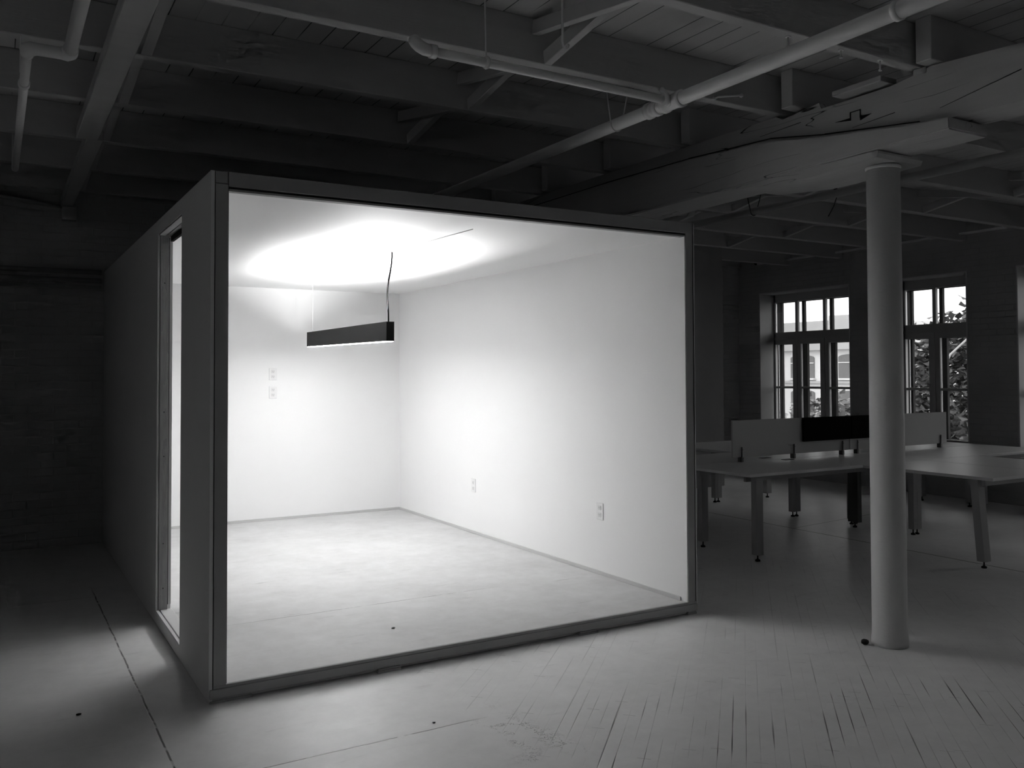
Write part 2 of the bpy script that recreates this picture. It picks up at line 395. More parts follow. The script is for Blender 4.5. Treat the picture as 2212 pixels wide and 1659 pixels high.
for a, b in LWIN_ADDED: m.box(XL - .3, XL, a, b, 0, .55); m.box(XL - .3, XL, a, b, 2.82, ZD)
struct(m.build('wall_left', 'brick_y'), 'far left brick wall with an added daylight window', 'wall')
FWIN = []   # windows of the wall behind the camera
m = MB(); xs = [XL] + [v for ab in FWIN for v in ab] + [XR]
for i in range(0, len(xs), 2): m.box(xs[i], xs[i + 1], YF - .3, YF, 0, ZD)
for a, b in FWIN: m.box(a, b, YF - .3, YF, 0, .55); m.box(a, b, YF - .3, YF, 2.82, ZD)
struct(m.build('wall_front', 'brick_x'), 'brick wall with windows behind the camera', 'wall')
m = MB(); m.box(XA, XR, 5.98, 6.05, 3.28, 3.40); struct(m.build('trim_1', 'plain'), 'pale trim board high in the alcove', 'trim')

WT = 0.505                                        # window wall thickness
WIN = [(3.90, 5.60, 3), (2.16, 3.28, 2), (0.0, 1.54, 3), (-2.3, -0.7, 3), (-4.6, -3.0, 3), (-7.0, -5.4, 3)]  # those nearer the camera end are out of view, added for daylight
ZS, ZH = 0.55, 2.82
m = MB()
edges = [6.4]
for a, b, k in WIN: edges += [b, a]
edges.append(YF - .3)
for i in range(0, len(edges), 2): m.box(XR, XR + WT, edges[i + 1], edges[i], 0, ZD)
for a, b, k in WIN:
    m.box(XR, XR + WT, a, b, 0, ZS); m.box(XR, XR + WT, a, b, ZH, ZD)
struct(m.build('wall_right', 'brick_y'), 'painted brick wall with tall windows', 'wall')

def window(n, a, b, k):
    """casement window of k sashes with a transom above; a near-black sash stands 15 cm further out"""
    nm = 'window_%d' % n
    xi = XR + .304; zt0, zt1, zl1, zm = 2.21, 2.685, 2.02, 1.345
    root = bpy.data.objects.new(nm, None); C.objects.link(root); root.location = (XR, (a + b) / 2, ZS); struct(root)
    m = MB()                                            # plastered lining of the opening
    m.box(XR - .004, XR + .30, b - .012, b + .004, ZS, ZH); m.box(XR - .004, XR + .30, a - .004, a + .012, ZS, ZH)
    m.box(XR - .004, XR + .30, a, b, ZH - .012, ZH + .004); m.build('reveal', 'reveal', root)
    m = MB(); m.box(XR - .05, XR + .30, a - .05, b + .05, ZS - .04, ZS + .012, .005); m.build('window_sill', 'sash', root)
    y_edge = b - .03                                    # left jamb of the first sash as seen from inside
    cut = [y_edge] + [b - .47 - .53 * j for j in range(k - 1)] + [a + .06]
    pan = list(zip(cut, cut[1:]))
    for x, mt, nme in ((xi, 'sash', 'sash_frame'), (xi + .15, 'outer', 'outer_sash')):
        m = MB(); d = .045
        m.box(x, x + d, y_edge - .01, b, ZS, ZH); m.box(x, x + d, a, cut[-1] + .02, ZS, ZH)
        m.box(x, x + d, a, b, zt1, ZH); m.box(x, x + d, a, b, zl1, zt0); m.box(x, x + d, a, b, ZS, ZS + .14)
        m.box(x - .012, x, a, b, 2.095, 2.125)
        for j, (p0, p1) in enumerate(pan):
            if j < k - 1:
                m.box(x, x + d, p1 - .025, p1 + .025, zt0, zt1)
            lo, hi = (.0 if j == 0 else .075), (.0 if j == k - 1 else .085)
            if j < k - 1: m.box(x, x + d, p1 - .075, p1 + .085, ZS, zl1); m.box(x - .012, x, p1 - .006, p1 + .006, ZS, 2.10)
            m.box(x + .005, x + d - .005, p1, p0, zm - .016, zm + .016)
        o = m.build(nme, mt, root)
    m = MB(); m.box(xi + .046, xi + .15, b - .02, b + .004, ZS, ZH); m.box(xi + .046, xi + .15, a - .004, a + .02, ZS, ZH); m.box(xi + .046, xi + .15, a, b, ZH - .1, ZH + .004); m.build('outer_lining', 'outer', root)
    for x in (xi + .022,):
        for j, (p0, p1) in enumerate(pan):
            m = MB(); m.box(x - .002, x + .002, p1 + .02, p0 - .02, zt0, zt1); m.build('pane', 'glass', root)
            m = MB(); m.box(x - .002, x + .002, p1 + .06, p0 - .06, zm, zl1)
            m.box(x - .002, x + .002, p1 + .06, p0 - .06, ZS + .14, zm); m.build('pane', 'glass', root)
    return root
for i, (a, b, k) in enumerate(WIN): w = window(i + 1, a, b, k)
for i, (a, b) in enumerate(FWIN):
    root = bpy.data.objects.new('window_%d' % (len(WIN) + 1 + i), None); C.objects.link(root); root.location = ((a + b) / 2, YF, .55); struct(root)
    m = MB(); y0, y1 = YF - .2, YF - .15
    for x0, x1 in ((a, a + .08), (a + .50, a + .58), (b - .58, b - .50), (b - .08, b)): m.box(x0, x1, y0, y1, .55, 2.82)
    for z0, z1 in ((.55, .68), (2.03, 2.2), (2.7, 2.82)): m.box(a, b, y0, y1, z0, z1)
    m.build('sash_frame', 'sash', root)
    m = MB(); m.box(a + .02, b - .02, YF - .177, YF - .173, .6, 2.78); m.build('pane', 'glass', root)
for i, (a, b) in enumerate(LWIN_ADDED):  # frame and pane of the added window out of view
    root = bpy.data.objects.new('window_%d' % (len(WIN) + len(FWIN) + 1 + i), None); C.objects.link(root); root.location = (XL, (a + b) / 2, .55); struct(root)
    m = MB(); x0, x1 = XL - .2, XL - .15
    for y0, y1 in ((a, a + .08), (a + .50, a + .58), (b - .58, b - .50), (b - .08, b)): m.box(x0, x1, y0, y1, .55, 2.82)
    for z0, z1 in ((.55, .68), (2.03, 2.2), (2.7, 2.82)): m.box(x0, x1, a, b, z0, z1)
    m.build('sash_frame', 'sash', root)
    m = MB(); m.box(XL - .177, XL - .173, a + .02, b - .02, .6, 2.78); m.build('pane', 'glass', root)
w3 = bpy.data.objects['window_3']
m = MB(); m.prism([(1.515, 1.27), (1.535, 1.34), (1.30, 1.40), (1.28, 1.33)], 'x', XR + .18, XR + .21); m.build('casement_handle', 'gap', w3)

# ------------------------------------------------------------------ ceiling timbers
ZJ = 3.20
JL = [-2.365, -1.405, -0.438, 0.475, 1.405, 2.39, 3.37, 4.30]
lab_l = ['white ceiling joist overhead at the top edge, nearest the camera left of the girder', 'white ceiling joist carrying two bolts, crossing above the large pipe at the top right',
         'white ceiling joist running just above the thin branch pipe and over the tee', 'white ceiling joist second behind the branch pipe, dimming above the booth front',
         'shadowed ceiling joist third behind the branch pipe, above the booth roof', 'dark ceiling joist fourth behind the branch pipe, crossing the flat left beam',
         'dark ceiling joist second from the back wall, left of the flat beam joint', 'dark ceiling joist closest to the brick back wall']
for y, lb in zip(JL, lab_l):
    m = MB(); m.box(XL, 3.62, y - .037, y + .037, ZJ, ZD, .004); tag(m.build('ceiling_joist', 'joist'), lb, 'joist', 'ceiling joists left of the girder')
JR = [-2.46, -1.515, -0.585, 0.345, 1.275, 2.20, 3.13, 4.06, 5.0]
lab_r = ['right bay ceiling joist at the top right corner of the picture', 'joist whose pale end rests on the girder at the upper right, beside the pipe collar',
         'joist whose pale end rests on the girder behind the scarf joint', 'right bay joist crossing the girder just behind the column top', 'right bay joist next behind the column, above the sprinkler head',
         'right bay joist above the hanger of the dark pipe', 'right bay joist fourth behind the column, over the desks', 'right bay joist above the booth corner and the window', 'right bay joist deepest in the room above the alcove']
for y, lb in zip(JR, lab_r):
    m = MB(); m.box(3.30, XR + .1, y - .045, y + .045, ZJ, ZD, .004); tag(m.build('ceiling_joist', 'joist'), lb, 'joist', 'ceiling joists right of the girder')

def bridging(x, y0, y1, label):
    """crossed pair of boards between two joists, y0 nearer the camera"""
    t = thing('cross_bridging', (x, (y0 + y1) / 2, ZJ), label, 'brace', 'cross bridging between joists')
    m = MB(); m.bar((x - .035, y1, 3.385), (x - .035, y0, 3.245), .045, .075, .003); m.build('brace', 'joist', t)
    m = MB(); m.bar((x + .035, y1, 3.235), (x + .035, y0, 3.39), .045, .075, .003); m.build('brace', 'joist', t)
e = .037
bridging(1.58, JL[1] + e, JL[2] - e, 'crossed white bracing boards beside the hook at the top centre')
bridging(1.60, JL[2] + e, JL[3] - e, 'crossed bracing boards in shadow just behind the branch pipe')
bridging(1.60, JL[3] + e, JL[4] - e, 'crossed bracing boards in the dark above the booth roof')
e = .045
for x, k, lb in ((5.5, 3, 'crossed bracing boards high behind the column head'), (5.5, 4, 'crossed bracing boards left of the column, under the sprinkler head'), (5.5, 5, 'crossed bracing boards above the booth corner, by the pipe hanger'),
                 (7.26, 3, 'crossed bracing boards right of the column at mid height'), (7.26, 4, 'crossed bracing boards directly left of the column over the window wall'), (7.26, 5, 'crossed bracing boards nearer the window above the thin pipe'),
                 (7.26, 6, 'lowest crossed bracing boards just right of the booth corner'), (7.26, 2, 'crossed bracing boards at the right edge beyond the column')):
    bridging(x, JR[k] + e, JR[k + 1] - e, lb)

# girder over the column: upper beam and lower beam with a bolster under the joint
m = MB()
prof = [(-9.0, 2.88), (-1.9, 2.88), (-1.43, 2.895), (-.8, 2.975), (-.37, 3.05), (.4, 3.085), (1.4, 3.10), (4.76, 3.10), (4.76, 3.195), (-.42, 3.195), (-.47, 3.165), (-.76, 3.195),
        (-.775, 3.155), (-1.25, 3.155), (-1.42, 3.175), (-1.5, 3.195), (-2.0, 3.16), (-2.3, 3.195), (-9.0, 3.195)]
m.prism(prof, 'x', 3.385, 3.66); tag(m.build('girder', 'girder'), 'large white painted timber girder with cracks, upper beam on the column line', 'beam')
g1 = bpy.data.objects['girder']
m = MB()
m.box(3.381, 3.386, -1.055, -.985, 3.075, 3.079); m.box(3.381, 3.386, -1.058, -1.052, 3.03, 3.079); m.box(3.381, 3.386, -.99, -.984, 3.03, 3.075)
m.prism([(-.985, 3.045), (-.985, 3.03), (-.88, 3.045)], 'x', 3.381, 3.386); m.prism([(-1.055, 3.04), (-1.055, 3.015), (-1.13, 3.035)], 'x', 3.381, 3.386)
m.build('scarf_key', 'gap', g1)
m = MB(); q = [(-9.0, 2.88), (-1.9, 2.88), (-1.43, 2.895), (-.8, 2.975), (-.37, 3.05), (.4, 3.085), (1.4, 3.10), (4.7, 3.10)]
for (ya, za), (yb, zb) in zip(q[2:], q[3:]): m.prism([(ya, za + .016), (yb, zb + .016), (yb, zb + .023), (ya, za + .021)], 'x', 3.3825, 3.386)  # dark strip stands in for the shade along the seam between the beams
for ya, za, yb, zb, th in ((-1.98, 3.03, -1.55, 2.955, .004), (-2.6, 3.11, -2.0, 3.033, .006), (-.62, 3.11, -.28, 3.10, .003), (-1.28, 3.0, -1.0, 2.985, .003)):  # cracks in the timber face
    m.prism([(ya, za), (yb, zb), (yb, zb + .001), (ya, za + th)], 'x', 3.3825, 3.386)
m.build('seam_shade_cracks', 'gap', g1)
m = MB()
prof = [(-1.64, 2.815), (-1.64, 2.879), (-1.43, 2.893), (-.8, 2.972), (-.37, 3.046), (.4, 3.081), (1.4, 3.096), (4.76, 3.096), (4.76, 2.79), (.9, 2.788), (-.62, 2.802)]
m.prism(prof, 'x', 3.325, 3.66); bmesh.ops.recalc_face_normals(m.b, faces=m.b.faces); bmesh.ops.bevel(m.b, geom=m.b.edges[:], offset=.008, segments=2, affect='EDGES'); tag(m.build('girder', 'girder'), 'lower timber beam under the girder, its square end just right of the column', 'beam')
m = MB()
m.prism([(-1.20, 2.79), (-1.20, 2.803), (-.2, 2.803), (-.1, 2.787), (-.55, 2.745), (-.75, 2.745), (-1.19, 2.766)], 'x', 3.34, 3.74)
tag(m.build('column_cap_plate', 'girder'), 'wedge shaped timber cap plate between the column and the beam', 'plate')

t = thing('iron_column', (3.5527, -1.074, 0), 'round white iron column standing on the floor in front of the desks', 'column')
m = MB(); m.lathe((3.5527, -1.074, 0), [(.100, 0), (.101, .03), (.097, .07), (.096, .12), (.0945, 1.4), (.0925, 2.74)], 40); m.build('shaft', 'column', t)
m = MB(); m.lathe((3.5527, -1.074, 0), [(.094, 2.74), (.098, 2.745), (.098, 2.756), (.094, 2.76)], 40); m.build('top_ring', 'column', t)
m = MB(); m.blob((3.43, -1.0, .016), .016, 2, .12, (1.3, 1.6, 1.0)); tag(m.build('rubber_stop', 'rubber'), 'small black rubber lump on the floor touching the column foot', 'stopper')

# flat beam on the left with blocking beside it
m = MB(); m.box(-.445, -.315, -9.0, 2.045, 3.125, 3.20, .004); tag(m.build('flat_beam', 'joist'), 'broad flat timber beam running overhead at the left, nearer length', 'beam', 'flat beam under the left joists')
m = MB(); m.box(-.385, -.282, 2.05, YB, 3.125, 3.20, .004); tag(m.build('flat_beam', 'joist'), 'broad flat timber beam at the left, farther length ending at the back wall', 'beam', 'flat beam under the left joists')
m = MB(); m.box(-.37, -.25, YB - .10, YB, 3.0, 3.125, .004); tag(m.build('beam_corbel', 'joist'), 'wooden block under the flat beam against the back wall', 'block')
for k in range(len(JL) - 1):
    lb = ['blocking board beside the flat beam nearest the camera', 'blocking board beside the flat beam at the top edge', 'blocking board beside the flat beam above the left pipe elbow', 'blocking board right of the flat beam at its middle',
          'blocking board right of the flat beam just before its joint', 'blocking board right of the flat beam just behind its joint', 'blocking board of the flat beam closest to the back wall'][k]
    m = MB(); ya, yb = JL[k] + .037, JL[k + 1] - .037; m.prism([(ya, 3.30), (yb, 3.205), (yb, 3.30), (ya, 3.395)], 'x', -.265, -.212); tag(m.build('blocking_board', 'joist'), lb, 'board', 'blocking boards along the flat beam')

m = MB(); m.box(3.30, 3.44, -1.255, -.925, 3.172, 3.205, .006, 2); tag(m.build('loose_batten', 'joist'), 'short pale batten lying on the girder above the scarf joint', 'batten')
m = MB(); m.box(3.375, 3.42, -1.475, -1.40, 3.168, 3.2, .004); tag(m.build('wood_shim', 'joist'), 'tiny pale wood shim on the girder right of the batten', 'shim')
# timber post standing on the girder in the next bay
m = MB(); m.box(3.60, 3.72, -1.43, -1.30, 3.18, ZD, .003); tag(m.build('stub_post', 'joist'), 'short dark post between girder and ceiling deck behind the batten', 'post')

# ------------------------------------------------------------------ pipes
def rod(pts, r=.004): return MB().tube(pts, r, 8)
t = thing('sprinkler_main_pipe', (2.18, -3.0, 3.0), 'thick white pipe running diagonally across the top right of the picture', 'pipe')
m = MB(); m.tube([(2.185, -7.5, 3.0), (2.185, 4.7, 3.0)], .036, 24); m.build('pipe_run', 'pipe', t)
m = MB(); m.lathe((2.185, -.82, 3.0), [(.040, -.075), (.046, -.072), (.046, -.05), (.041, -.045), (.041, .045), (.046, .05), (.046, .072), (.04, .075)], 24, 'y')
m.tube([(2.185, -.82, 3.0), (2.112, -.82, 3.0)], .031, 20); m.tube([(2.135, -.82, 3.0), (2.114, -.82, 3.0)], .036, 20); m.build('tee_fitting', 'pipe', t)
m = MB(); m.lathe((2.185, -.66, 3.0), [(.040, -.05), (.045, -.048), (.045, -.02), (.040, -.018), (.040, .018), (.045, .02), (.045, .048), (.04, .05)], 24, 'y'); m.build('coupling', 'pipe', t)
m = MB(); m.lathe((2.185, -2.17, 3.0), [(.037, -.012), (.042, -.012), (.042, .012), (.037, .012)], 24, 'y'); m.build('coupling', 'pipe', t)
m = MB(); m.tube([(2.185 + .039 * math.sin(a), -.325, 3.0 - .039 * math.cos(a)) for a in [R(-95 + 190 * k / 14) for k in range(15)]], .004, 8)
m.tube([(2.147, -.325, 3.0), (2.155, -.27, 3.21)], .004, 8); m.tube([(2.224, -.325, 3.0), (2.22, -.40, 3.22)], .004, 8); m.build('hanger_strap', 'pipe', t)
m = MB(); m.tube([(2.14, -.82, 3.0), (2.14, -.82, 3.03), (2.14, -.78, 3.07)], .014, 12); m.build('drain_plug', 'pipe', t)

t = thing('branch_pipe', (1.4, -.82, 3.0), 'thinner white branch pipe from an elbow to the tee of the thick pipe', 'pipe')
m = MB(); m.tube([(.765, -.84, 3.0), (2.108, -.82, 3.0)], .0215, 20); m.build('pipe_run', 'pipe', t)
pts = [(.775, -.84, 3.0), (.735, -.84, 3.003), (.712, -.832, 3.016), (.703, -.815, 3.035), (.701, -.800, 3.052)]
m = MB(); m.tube(pts, [.027, .028, .028, .028, .027], 20); m.lathe((.775, -.84, 3.0), [(.023, -.014), (.031, -.014), (.031, .014), (.023, .014)], 20, 'x'); m.build('elbow_fitting', 'pipe', t)
m = MB(); m.tube([(1.05 , -.835 + .026 * math.cos(a), 3.0 + .026 * math.sin(a)) for a in [R(90 + 360 * k / 20) for k in range(20)]], .004, 8, close=True)
m.lathe((1.05, -.835, 3.0), [(.023, -.009), (.0265, -.009), (.0265, .009), (.023, .009)], 20, 'x')
m.tube([(1.05, -.835, 3.025), (1.05, -.83, 3.06), (1.05, -.82, ZD)], .004, 8); m.build('hanger_rod', 'pipe', t)

m = rod([(1.43, -.90, ZD), (1.43, -.90, 3.15), (1.434, -.90, 3.13), (1.446, -.90, 3.118), (1.458, -.90, 3.125), (1.464, -.90, 3.142)], .006)
tag(m.build('ceiling_hook', 'pipe'), 'hooked rod hanging in front of the crossed boards at the top', 'hook')
def bolt(x, y, l, lb):
    m = MB(); m.lathe((x, y, ZJ), [(.005, .01), (.005, -l), (.009, -l), (.009, -l - .008)], 10); m.lathe((x, y, ZJ), [(.014, .001), (.014, -.004)], 10)
    tag(m.build('hanger_bolt', 'pipe'), lb, 'bolt', 'bolts under the joist')
bolt(2.42, -1.395, .05, 'bolt hanging left of the thick pipe from the joist underside')
bolt(2.79, -1.405, .035, 'short bolt hanging right under the thick pipe')
bolt(3.09, -1.41, .05, 'bolt hanging nearest the girder, above the batten')
m = MB(); m.tube([(2.79, -.495, 3.20), (2.80, -.512, 3.207), (3.0, -.512, 3.25), (3.015, -.495, 3.255)], .006, 10)
m.blob((2.79, -.49, 3.20), .014, 1, .05); m.blob((3.012, -.49, 3.255), .014, 1, .05)
tag(m.build('pull_handle', 'pipe'), 'slim handle shaped bracket on the joist face right of the tee', 'bracket')

t = thing('drop_pipe', (-.7, 0, 3.0), 'white pipe with a double elbow at the top left of the picture', 'pipe')
m = MB(); m.tube([(-.618, -6, 3.0), (-.618, -.03, 3.0)], .0275, 20); m.build('pipe_run', 'pipe', t)
m = MB(); m.tube([(-.618, -.07, 3.0), (-.618, -.02, 3.0), (-.63, .0, 3.0), (-.655, .008, 3.0), (-.745, .008, 3.0), (-.77, .015, 3.0), (-.782, .035, 3.0), (-.782, .09, 3.0)], [.032, .034, .034, .027, .027, .032, .032, .028], 20); m.build('elbow_fitting', 'pipe', t)
m = MB(); m.tube([(-.782, .06, 3.0), (-.782, 2.62, 3.0)], .021, 20); m.build('pipe_run', 'pipe', t)
m = MB(); m.lathe((-.782, .56, 3.0), [(.022, -.02), (.027, -.018), (.027, .018), (.022, .02)], 18, 'y'); m.build('coupling', 'pipe', t)
m = MB(); m.tube([(-.782, 2.6, 3.0), (-.782, 2.64, 3.005), (-.782, 2.66, 3.03), (-.782, 2.66, ZD)], .022, 16); m.build('riser', 'pipe', t)
m = rod([(-.80, .45, 3.02), (-.80, .45, ZD)]); m.build('hanger_rod', 'pipe', t)

t = thing('sprinkler_pipe', (5.1, 0, 3.05), 'dull pipe running behind the column head below the right bay joists', 'pipe')
m = MB(); m.tube([(5.1, -6.0, 3.05), (5.1, 4.7, 3.05)], .034, 20); m.build('pipe_run', 'pipe_dark', t)
m = MB(); m.tube([(5.1, .53, 3.07), (5.1, .53, 3.115)], .014, 12); m.blob((5.1, .53, 3.135), .022, 1, .05); m.build('sprinkler_head', 'gap', t)
m = MB(); m.tube([(5.1 + .037 * math.sin(a), 1.45, 3.05 - .037 * math.cos(a)) for a in [R(-95 + 190 * k / 12) for k in range(13)]], .004, 6)
m.tube([(5.063, 1.45, 3.05), (5.06, 1.50, 3.24)], .004, 6); m.tube([(5.137, 1.45, 3.05), (5.14, 1.38, 3.24)], .004, 6); m.build('hanger_strap', 'gap', t)
m = rod([(5.1, .52, 3.02), (5.1, .55, 2.95), (5.09, .60, 2.87)], .003); m.build('loose_wire', 'gap', t)

m = MB(); m.tube([(3.68, 1.62, 2.99), (4.36, 1.45, 2.99)], .05, 20); m.tube([(4.30, 1.465, 2.99), (4.36, 1.45, 2.99)], .058, 20)
tag(m.build('pipe_stub', 'pipe_dark'), 'short capped pipe stub under the ceiling above the booth corner', 'pipe')

t = thing('wall_pipe', (9.33, 3, 3.27), 'thin pipe along the top of the window wall', 'pipe')
m = MB(); m.tube([(9.34, 5.52, 3.27), (9.34, -8.9, 3.27)], .016, 12); m.build('pipe_run', 'pipe', t)
m = MB(); m.tube([(9.34, 5.50, 3.27), (9.34, 5.54, 3.275), (9.34, 5.56, 3.30), (9.34, 5.56, 3.37), (9.34, 5.53, 3.40)], .018, 12); m.build('elbow_fitting', 'gap', t)
for y in (5.05, 4.4, 2.28, .6, -1.2): m = rod([(9.34, y, 3.27), (9.34, y, ZD)], .006); m.build('hanger_rod', 'pipe_dark', t)

for z, lb in ((2.535, 'upper of two pale conduits along the dark brick wall'), (2.455, 'lower of two pale conduits along the dark brick wall')):
    m = MB(); m.tube([(XL, YB - .025, z), (-.03, YB - .025, z)], .022, 14); tag(m.build('wall_conduit', 'pipe_dark'), lb, 'conduit', 'conduits on the back wall')
m = MB(); m.box(XL, -.03, YB - .02, YB, 2.375, 2.41, .003); struct(m.build('trim_2', 'pipe_dark'), 'narrow ledge below the wall conduits', 'trim')
m = MB(); m.tube([(XL, YB - .05, 3.12), (-1.2, YB - .05, 3.14), (-.95, YB - .05, 3.19), (-.75, YB - .05, 3.16), (-.37, YB - .05, 3.12)], .018, 12); tag(m.build('wall_cable', 'pipe_dark'), 'bent pale cable high on the back wall left of the flat beam', 'cable')

# ------------------------------------------------------------------ the white booth
W, H, D, TI = 3.0614, 2.55, YB, 0.082
DI, ZF, ZC = 4.70, 0.08, 2.46
bo = thing('room_booth', (0, 0, 0), 'large white open-fronted plasterboard booth lit from inside, standing on the floor', 'booth')
DY0, DY1, DZ0, DZ1 = .770, 1.594, .085, 2.463
m = MB(); m.box(0, TI, .014, DY0, 0, H); m.box(0, TI, DY1, D, 0, H); m.box(0, TI, DY0, DY1, 0, DZ0 - .012); m.box(0, TI, DY0, DY1, DZ1, H)
lw = m.build('left_wall', 'white', bo)
m = MB(); m.box(-.004, 0, 0, DY0, .004, H); m.box(-.004, 0, DY1, D, .004, H); m.box(-.004, 0, DY0, DY1, .004, DZ0 - .015); m.box(-.004, 0, DY0, DY1, DZ1, H)
m.box(0, .0125, 0, .014, .004, H); m.build('outer_board', 'outside', bo)
m = MB(); m.box(W - TI, W - .006, .04, D, 0, H); m.box(W - TI, W - .0738, .0, .04, .08, ZC); m.build('right_wall', 'white', bo)
m = MB(); m.box(W - .006, W, -.001, D, .02, H); m.build('outer_board', 'outside', bo)
m = MB(); m.box(TI, W - TI, DI, D, 0, H); m.build('back_wall', 'white', bo)
m = MB(); m.box(TI, W - TI, .045, DI, ZC, H); m.build('ceiling_panel', 'white', bo)
m = MB(); m.box(TI, W - TI, .018, DI, .004, ZF); m.build('floor_panel', 'booth_floor', bo)
# raw framing of the open front
m = MB(); m.box(.0165, .0755, -.004, .036, .079, 2.488, .002); m.build('front_post', 'frame', bo)
m = MB(); m.box(.0165, .0745, -.002, .036, 2.492, H - .001, .002); m.build('plate_end', 'frame_b', bo)
m = MB(); m.box(.0125, .0165, .004, .036, .02, H - .004); m.box(.0755, .081, .012, .04, .079, ZC); m.build('dark_joint', 'gap', bo)
m = MB(); m.box(W - .0735, W - .0165, -.004, .036, .079, 2.488, .002); m.build('front_post', 'frame', bo)
m = MB(); m.box(W - .0165, W - .006, .004, .036, .02, H - .004); m.build('dark_joint', 'gap', bo)
m = MB(); m.box(.0775, W - .0165, -.006, .045, 2.478, H, .002); m.build('header_beam', 'frame_b', bo)
m = MB(); m.box(.080, W - .066, .004, .044, 2.466, 2.479); m.build('dark_joint', 'gap', bo)
m = MB(); m.box(.080, W - .066, .0, .044, 2.456, 2.467, .001); m.build('ceiling_edge', 'frame_b', bo)
m = MB(); m.box(.0, W - .001, -.006, .016, .022, .066, .002); m.build('front_sill', 'frame', bo)
m = MB(); m.box(.016, W - .004, -.002, .0175, .0665, .0815, .0015); m.build('sill_cap', 'frame_b', bo)
for x0, x1, z0 in ((.0, .2, .0), (.846, .977, .0), (2.124, 2.26, .0), (2.98, 3.055, .0)):
    m = MB(); m.box(x0, x1, -.012 if x0 > .5 and x0 < 2.9 else -.003, .017, z0, .012, .001); m.box(x0 + .004, x1 - .004, -.009 if .5 < x0 < 2.9 else 0, .017, .0125, .0215, .001); m.build('shim_block', 'frame', bo)
# interior skirting
m = MB(); m.box(W - TI - .010, W - TI, .06, DI, ZF, ZF + .026, .002); m.build('baseboard', 'base', bo)
m = MB(); m.box(TI, W - TI - .010, DI - .010, DI, ZF, ZF + .026, .002); m.build('baseboard', 'base', bo)
m = MB(); m.box(TI, TI + .010, DY1 + .05, DI - .010, ZF, ZF + .026, .002); m.build('baseboard', 'base', bo)
# doorway in the left wall: raw studs, head and threshold
df = MB(); df.box(.010, .062, DY1 - .016, DY1, DZ0, DZ1, .001); df.box(.010, .062, DY0, DY0 + .016, DZ0, DZ1, .001); j = df.build('door_jamb', 'jamb', bo)
df = MB(); df.box(.066, .084, DY1 - .010, DY1, DZ0 + .03, DZ1 - .02, .001); df.box(-.006, .006, DY1 - .008, DY1, DZ0, DZ1, .001); df.build('jamb_edge', 'outside', j)
df = MB(); df.box(.062, .066, DY1 - .012, DY1, DZ0 + .03, DZ1 - .02); df.build('dark_joint', 'gap', j)
df = MB(); df.box(.0, .040, DY0, DY1, DZ1 - .010, DZ1, .001); df.box(.043, .084, DY0, DY1, DZ1 - .012, DZ1, .001); df.build('door_head', 'jamb', bo)
df = MB(); df.box(.070, .088, DY0 + .01, DY1 - .02, DZ1 - .045, DZ1 - .012); df.build('dark_joint', 'gap', bo)
df = MB(); df.box(-.004, .014, DY0, DY1, DZ0 - .014, DZ0 - .002, .001); df.box(.020, .090, DY0, DY1, DZ0 - .014, DZ0, .001); df.build('door_threshold', 'threshold', bo)
# nail heads in the jamb
for z in (.22, .5, 1.05, 1.33, 2.15): m = MB(); m.lathe((.036, DY1 - .0165, z), [(.004, 0), (.004, .001)], 8, 'y'); m.build('nail_head', 'gap', j)

def outlet(p, axis, label):
    """duplex outlet; axis 'y' = on a wall facing -y, 'x' = on a wall facing -x"""
    t = thing('power_outlet', p, label, 'outlet', 'power outlets inside the booth')
    def bx(m, a0, a1, d0, d1, z0, z1, bev=0):
        if axis == 'y': m.box(p[0] + a0, p[0] + a1, p[1] - d1, p[1] - d0, p[2] + z0, p[2] + z1, bev)
        else: m.box(p[0] - d1, p[0] - d0, p[1] + a0, p[1] + a1, p[2] + z0, p[2] + z1, bev)
    m = MB(); bx(m, -.041, .041, 0, .006, -.062, .062, .002); m.build('face_plate', 'outlet', t)
    for s in (-1, 1):
        m = MB(); bx(m, -.018, .018, .005, .009, s * .026 - .016, s * .026 + .016, .001); so = m.build('socket', 'socket', t)
        m = MB()
        for q in (-.007, .006): bx(m, q - .0015, q + .0015, .0085, .0095, s * .026 - .002, s * .026 + .008)
        bx(m, -.0025, .0025, .0085, .0095, s * .026 - .011, s * .026 - .006); m.build('slots', 'slot', so)
outlet((1.575, DI, 1.575), 'y', 'upper of two white outlets on the booth back wall')
outlet((1.575, DI, 1.388), 'y', 'lower of two white outlets on the booth back wall')
outlet((W - TI, 2.95, .525), 'x', 'low white outlet on the right booth wall, farther from the opening')
outlet((W - TI, .95, .545), 'x', 'low white outlet on the right booth wall, nearer the opening')

# pendant lamp
P0, P1 = Vector((1.542, 1.50, 1.872)), Vector((1.757, 4.05, 1.910))
lp = thing('pendant_lamp', (P0 + P1) / 2, 'long black linear pendant lamp glowing underneath, hanging in the booth', 'lamp')
d = (P1 - P0).normalized(); sd = d.cross(Vector((0, 0, 1))).normalized(); uu = sd.cross(d)
def local(fn, name, mat, parent):
    m = MB(); fn(m); mt = Matrix.Identity(4)
    for i in range(3): mt[i][0] = d[i]; mt[i][1] = sd[i]; mt[i][2] = uu[i]; mt[i][3] = P0[i]
    bmesh.ops.transform(m.b, matrix=mt, verts=m.b.verts); return m.build(name, mat, parent)
L = (P1 - P0).length; hw, hh = .029, .070
def housing(m):
    m.box(0, L, -hw, -hw + .003, -hh, hh); m.box(0, L, hw - .003, hw, -hh, hh); m.box(0, .004, -hw, hw, -hh, hh); m.box(L - .004, L, -hw, hw, -hh, hh)
    m.box(.004, L - .004, -hw + .003, hw - .003, -.03, .033)
local(housing, 'lamp_housing', 'lamp', lp)
local(lambda m: m.box(.006, L - .006, -hw + .0035, hw - .0035, -hh - .004, -hh + .012, .004, 2), 'lamp_diffuser', 'lamp_down', lp)
